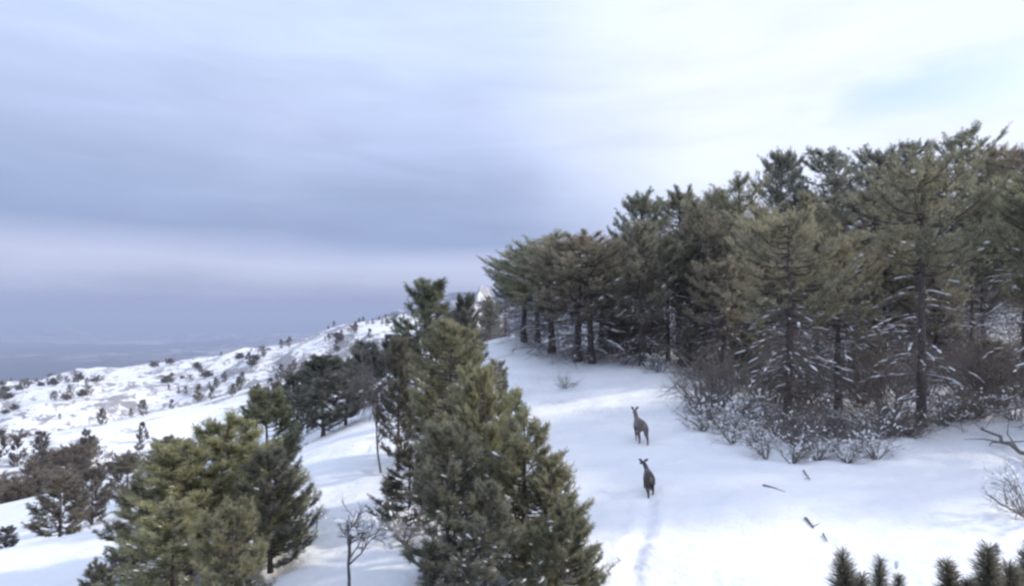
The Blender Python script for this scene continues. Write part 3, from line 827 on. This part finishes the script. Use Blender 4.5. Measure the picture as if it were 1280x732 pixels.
shoot_pine(6, [P(1184, 710, 3.7), P(1236, 692, 3.5), P(1262, 712, 3.7), P(1288, 684, 3.9), P(1208, 728, 3.6)], gnd(1245, 3.8), 'young pine with upright dark shoots, right one of two in the bottom right corner', G)

# fallen log and sticks on the snow
def stick(name, pa, pb, r, label, cat, forks=3, seed=1):
    g = np.random.default_rng(seed)
    a, b = np.array(pa), np.array(pb); L = np.linalg.norm(b - a); s = np.linspace(0, 1, 9)[:, None]
    p = a + (b - a) * s + np.cumsum(g.normal(0, L * .012, (9, 3)), 0); p -= a
    rr = np.linspace(r, r * .45, 9)
    ch = [tubes(p[None], rr[None], 8)]
    fk = []
    for i in range(forks):
        q = p[g.integers(2, 8)]; d = unit(unit(b - a) + g.normal(0, .6, 3) + [0, 0, .3]); l = L * g.uniform(.12, .3)
        fk.append([q, q + d * l * .5, q + unit(d + g.normal(0, .3, 3)) * l])
    if fk: ch.append(tubes(np.array(fk), np.tile([r * .4, r * .3, r * .12], (forks, 1)), 5))
    o = bpy.data.objects.new(name, make_mesh(name, ch, M_PALE if forks > 2 else M_TWIG)); COL.objects.link(o); o.location = a
    o['label'] = label; o['category'] = cat
def on(px, py, d0, lift=.03):
    """point on the ground seen at this column and row"""
    ds = np.linspace(d0 * .6, d0 * 1.6, 400); x = (px - 640) / F * ds
    e = gz(x, ds) + (py - HY) / F * ds
    i = int(np.argmin(np.abs(e))); return np.array([x[i], ds[i], -(py - HY) / F * ds[i] + lift])
la, lb = on(1300, 583, 16, .10), on(1212, 541, 21, .25)
stick('fallen_log', la, lb, .07, 'fallen grey branch lying slantwise on the snow at the right edge', 'log', 5, 4)
stick('stick', on(954, 607, 15), on(984, 615, 15), .03, 'thin stick lying on the open snow below the row of shrubs', 'stick', 2, 5)
stick('stick', on(1007, 648, 13), on(1018, 661, 13), .035, 'short stump of branch poking from the snow above the left young pine', 'stick', 1, 6)
stick('stick', on(1029, 668, 12.5), on(1034, 676, 12), .02, 'tiny twig in the snow just above the left young pine', 'stick', 1, 7)
stick('stick', on(1005, 588, 16), on(1012, 600, 15.5), .025, 'small broken twig at the lower rim of the shrubs', 'stick', 2, 8)

# ------------------------------------------------------------------ far slope trees
g8 = np.random.default_rng(88)
G = 'small pines dotted over the far slope'
N = 0; tries = 0
hx = []
while N < 290 and tries < 12000:
    tries += 1
    px = g8.uniform(-50, 640); d = math.exp(g8.uniform(math.log(75), math.log(700)))
    x = (px - 640) / F * d; z = float(gz(np.array([x]), np.array([d]))[0])
    row = HY - z / d * F
    dens = .34 + .9 * float(fbm(np.array([x / 60]), np.array([d / 60]), 77, 3)[0])
    if row < 470 and px < 400: dens *= .45
    if px > 330: dens += .3
    if 505 < row < 560 and px < 330: dens *= .3
    if row > 590: dens *= .5
    if g8.random() > dens: continue
    h = g8.uniform(2.4, 6.0) * (1 + (d > 350) * .5)
    band = 'near rim' if d < 200 else ('middle' if d < 380 else 'skyline')
    lab = {'near rim': 'little dark round pine on the bright sunlit snow slope below the far ridge',
           'middle': 'tiny dark pine on the middle part of the far white slope',
           'skyline': 'speck of a pine on the gullied hillside under the far skyline'}[band]
    plant('small_pine', f'far{g8.integers(0, 3)}', (x, d, z - .1), h / 4 * g8.uniform(.9, 1.2), lab, 'pine tree', G + ', ' + band,
          tuple(np.array([.85, .78, .85]) * g8.uniform(.8, 1.3)))
    N += 1

kind('scrubfar', lambda: grow_pine(401, H=2.2, base=.02, rad=1.6, r0=.05, per_m=10, tuft=.32, nn=7, twigs=4, shape='round', dead=0, snow=0, gap=2, width=.16))
kind('scrubfar2', lambda: grow_pine(402, H=1.8, base=.02, rad=1.9, r0=.05, per_m=11, tuft=.32, nn=7, twigs=4, shape='broad', dead=0, snow=0, gap=4, width=.16))
N = tries = 0
while N < 260 and tries < 12000:
    tries += 1
    px = g8.uniform(-50, 600); d = math.exp(g8.uniform(math.log(60), math.log(650)))
    x = (px - 640) / F * d; z = float(gz(np.array([x]), np.array([d]))[0])
    row = HY - z / d * F
    nn_ = float(fbm(np.array([(x + d * .4) / 22]), np.array([(d - x * .3) / 70]), 97, 3)[0])
    if px < 60 and 485 < row < 560: nn_ += .3
    if nn_ < .16 or (505 < row < 545 and 60 < px < 330): continue
    sc_ = g8.uniform(.7, 1.7) * (1 + (d > 330) * .7)
    far_ = d > 330
    plant('scrub_bush', ['scrubfar', 'scrubfar2'][N % 2], (x, d, z - .1), (sc_ * 1.2, sc_, sc_),
          'speck of brown scrub in the gullies of the farther hillside' if far_ else 'low brown scrub bush in a band of scrub on the nearer white slope',
          'bush', 'scrub on the farther hillside' if far_ else 'scrub on the nearer white slope', tuple(np.array([.75, .62, .64]) * g8.uniform(.8, 1.3)))
    N += 1

# the snow sinks a little round trunks and bushes close by
def wells():
    xy = np.array([(o.location.x, o.location.y) for o in COL.objects if o.type == 'EMPTY' and o.get('category') in ('pine tree', 'shrub', 'bare tree')
                   and -9 < o.location.x < 15 and 6 < o.location.y < 26])
    me = ground.data; co = np.empty(len(me.vertices) * 3, np.float32); me.vertices.foreach_get('co', co); co = co.reshape(-1, 3)
    idx = np.where((co[:, 0] > -11) & (co[:, 0] < 17) & (co[:, 1] > 4) & (co[:, 1] < 28))[0]
    dip = np.zeros(len(idx))
    for x, y in xy:
        dd = np.hypot(co[idx, 0] - x, co[idx, 1] - y)
        dip += -.16 * np.exp(-(dd / .38) ** 2) + .05 * np.exp(-((dd - .8) / .3) ** 2)
    co[idx, 2] += np.clip(dip, -.2, .07)
    me.vertices.foreach_set('co', co.ravel()); me.update()
wells()

# ------------------------------------------------------------------ deer
def fur(name, a, b):
    m, q, out = mat(name)
    c = q.n('ShaderNodeTexCoord'); n = q.noise(c.outputs['Object'], 9, 5, .6, .2, (2, 1, 2)); n2 = q.noise(c.outputs['Object'], 90, 3, .6, 0, (1, .3, 1))
    s = q.n('ShaderNodeSeparateXYZ'); q.l(c.outputs['Object'], s.inputs[0])
    col = q.mix(q.maprange(n, .35, .65), a, b)
    col = q.mix(q.math('MULTIPLY', n2, .35), col, tuple(v * 1.6 for v in b))
    rump = q.math('MULTIPLY', q.maprange(s.outputs[1], -.50, -.57), q.maprange(s.outputs[2], .70, .80))
    col = q.mix(q.math('MULTIPLY', rump, .55), col, (.30, .27, .26))
    p = q.n('ShaderNodeBsdfPrincipled'); p.inputs['Roughness'].default_value = .85; p.inputs['Sheen Weight'].default_value = .25
    q.l(col, p.inputs['Base Color'])
    bm = q.n('ShaderNodeBump'); bm.inputs['Strength'].default_value = .5; bm.inputs['Distance'].default_value = .01
    q.l(n2, bm.inputs['Height']); q.l(bm.outputs[0], p.inputs['Normal'])
    q.l(p.outputs[0], out.inputs[0]); return m
def plain(name, c, r=.5):
    m, q, out = mat(name); p = q.n('ShaderNodeBsdfPrincipled'); p.inputs['Base Color'].default_value = (*c, 1); p.inputs['Roughness'].default_value = r
    q.l(p.outputs[0], out.inputs[0]); return m
M_HOOF = plain('hoof_horn', (.02, .018, .016), .4); M_EYE = plain('eye', (.01, .008, .006), .1)
M_RUMP = plain('pale_fur', (.42, .38, .33), .9)

def skin(name, V, E, rad, matl, parent, sub=2, root=0):
    me = bpy.data.meshes.new(name); me.from_pydata([tuple(v) for v in V], E, [])
    o = bpy.data.objects.new(name, me); COL.objects.link(o)
    o.modifiers.new('skin', 'SKIN')
    if not me.skin_vertices: me.skin_vertices.new(name='')
    for i, r in enumerate(rad):
        sv_ = me.skin_vertices[0].data[i]; sv_.radius = r if isinstance(r, tuple) else (r, r); sv_.use_root = (i == root)
    s = o.modifiers.new('sub', 'SUBSURF'); s.levels = sub; s.render_levels = sub
    dg = bpy.context.evaluated_depsgraph_get(); dg.update()
    m2 = bpy.data.meshes.new_from_object(o.evaluated_get(dg)); m2.name = name
    m2.materials.clear(); m2.materials.append(matl)
    for p_ in m2.polygons: p_.use_smooth = True
    bpy.data.objects.remove(o)
    return part(name, m2, parent)

def deer(loc, heading, s, matl, label, head_turn=0.0, head_drop=0.0, ear_up=1.0, seed=0, stride=1):
    o = empty('deer', loc, label, 'deer', 'deer running up the glade')
    o.rotation_euler = (0, 0, heading); o.scale = (s, s, s)
    V = [(0, -.42, .92), (0, -.15, .93), (0, .15, .90), (0, .38, .90), (0, .50, 1.00)]
    rad = [(.175, .18), (.185, .195), (.18, .20), (.15, .18), (.10, .135)]
    hx_, hz_ = head_turn, -head_drop
    V += [(hx_ * .10, .61, 1.12 + hz_ * .4), (hx_ * .22, .70, 1.25 + hz_ * .8), (hx_ * .32, .78, 1.30 + hz_), (hx_ * .50, .90, 1.25 + hz_), (hx_ * .62, .99, 1.20 + hz_)]
    rad += [(.098, .125), (.082, .10), (.080, .09), (.055, .062), (.034, .038)]
    E = [(0, 1), (1, 2), (2, 3), (3, 4), (4, 5), (5, 6), (6, 7), (7, 8), (8, 9)]
    feet = []
    def leg(root, pts_, rr):
        prev = root
        for p_, r_ in zip(pts_, rr):
            V.append(p_); rad.append(r_); E.append((prev, len(V) - 1)); prev = len(V) - 1
        feet.append(pts_[-1])
    st = stride
    for sx_, ph in ((-1, 1), (1, -1)):
        a = ph * .16 * st
        leg(0, [(sx_ * .115, -.38 + a * .3, .72), (sx_ * .12, -.27 + a, .56), (sx_ * .115, -.52 + a, .36), (sx_ * .11, -.46 + a * 1.3, .10), (sx_ * .11, -.42 + a * 1.3, .03)],
            [(.12, .13), (.085, .10), (.040, .046), (.028, .030), (.028, .03)])
        b = -ph * .15 * st
        leg(3, [(sx_ * .10, .36, .72), (sx_ * .10, .36 + b * .5, .56), (sx_ * .10, .40 + b, .34), (sx_ * .10, .37 + b * 1.4, .10), (sx_ * .10, .40 + b * 1.4, .03)],
            [(.075, .09), (.05, .058), (.03, .033), (.022, .024), (.025, .027)])
    skin('body', V, E, rad, matl, o)
    # ears: cupped leaf shapes
    hp = np.array(V[7])
    for sx_ in (-1, 1):
        d = unit(np.array([sx_ * .62, -.12, .85 * ear_up])); side = unit(np.cross(d, [0, 1, 0])); nrm = np.cross(side, d)
        rows, vv = 7, []
        for i in range(rows):
            t = i / (rows - 1); wd = .052 * math.sin(math.pi * min(.999, .12 + .86 * t)) ** .8
            for j in range(5):
                u = j / 2 - 1; vv.append(hp + np.array([sx_ * .04, -.01, .04]) + d * t * .20 + side * u * wd + nrm * (.02 * (u * u) * (1 - t)))
        vv = np.array(vv); k = np.arange(rows - 1)[:, None] * 5 + np.arange(4)[None]; k = k.ravel()
        f1 = np.stack([k, k + 1, k + 6, k + 5], -1); n_ = len(vv)
        back = vv - nrm * .007
        rim = [0, 1, 2, 3, 4] + [9, 14, 19, 24, 29, 34] + [33, 32, 31, 30] + [25, 20, 15, 10, 5]
        rf = np.array([(rim[i], rim[(i + 1) % len(rim)], rim[(i + 1) % len(rim)] + n_, rim[i] + n_) for i in range(len(rim))])
        part('ear', make_mesh('ear', [(np.concatenate([vv, back]), np.concatenate([f1[:, ::-1], f1 + n_, rf]))], matl), o)
        ev = ICO_V * .014 + hp + np.array([sx_ * .052 + head_turn * .05, .035, .012]); part('eye', make_mesh('eye', [(ev, ICO_F)], M_EYE), o)
    nose = np.array(V[9]); part('nose', make_mesh('nose', [(ICO_V * [.022, .02, .018] + nose + [0, .022, .004], ICO_F)], M_HOOF), o)
    tl = np.array([[0, -.56, .98], [0, -.62, .95], [0, -.65, .88], [0, -.655, .82]])
    part('tail', make_mesh('tail', [tubes(tl[None], np.array([[.02, .032, .028, .006]]), 8)], matl), o)
    for fx in feet:
        fx = np.array(fx); hv = np.array([[x * w_, y * w_ * 1.3 + yo, z] for z, w_, yo in ((.035, .020, 0), (.0, .028, .01), (-.03, .03, .015)) for x, y in [(math.cos(t), math.sin(t)) for t in np.linspace(0, 2 * math.pi, 9)[:-1]]])
        k = np.arange(8); f = np.concatenate([np.stack([r * 8 + k, r * 8 + (k + 1) % 8, r * 8 + 8 + (k + 1) % 8, r * 8 + 8 + k], -1) for r in range(2)])
        cap = np.array([[16, 17, 18, 19], [16, 19, 20, 23], [20, 21, 22, 23]])
        part('hoof', make_mesh('hoof', [(hv + fx, np.concatenate([f, cap]))], M_HOOF), o)
    return o
pu = gnd(800, 20.3); pl = gnd(811, 15.2)
deer(tuple(pu + [0, 0, -.13]), R(4), .86, fur('grey_brown_fur', (.075, .058, .052), (.135, .108, .10)),
     'grey-brown deer with ears spread in a V, the farther of two running up the glade', 0.0, 0.0, 1.1, 1, 1)
deer(tuple(pl + [0, 0, -.12]), R(-5), .66, fur('dark_fur', (.022, .018, .018), (.05, .04, .038)),
     'nearly black deer with its head turned aside, the nearer of two on the glade', -.35, .06, .55, 2, -1)
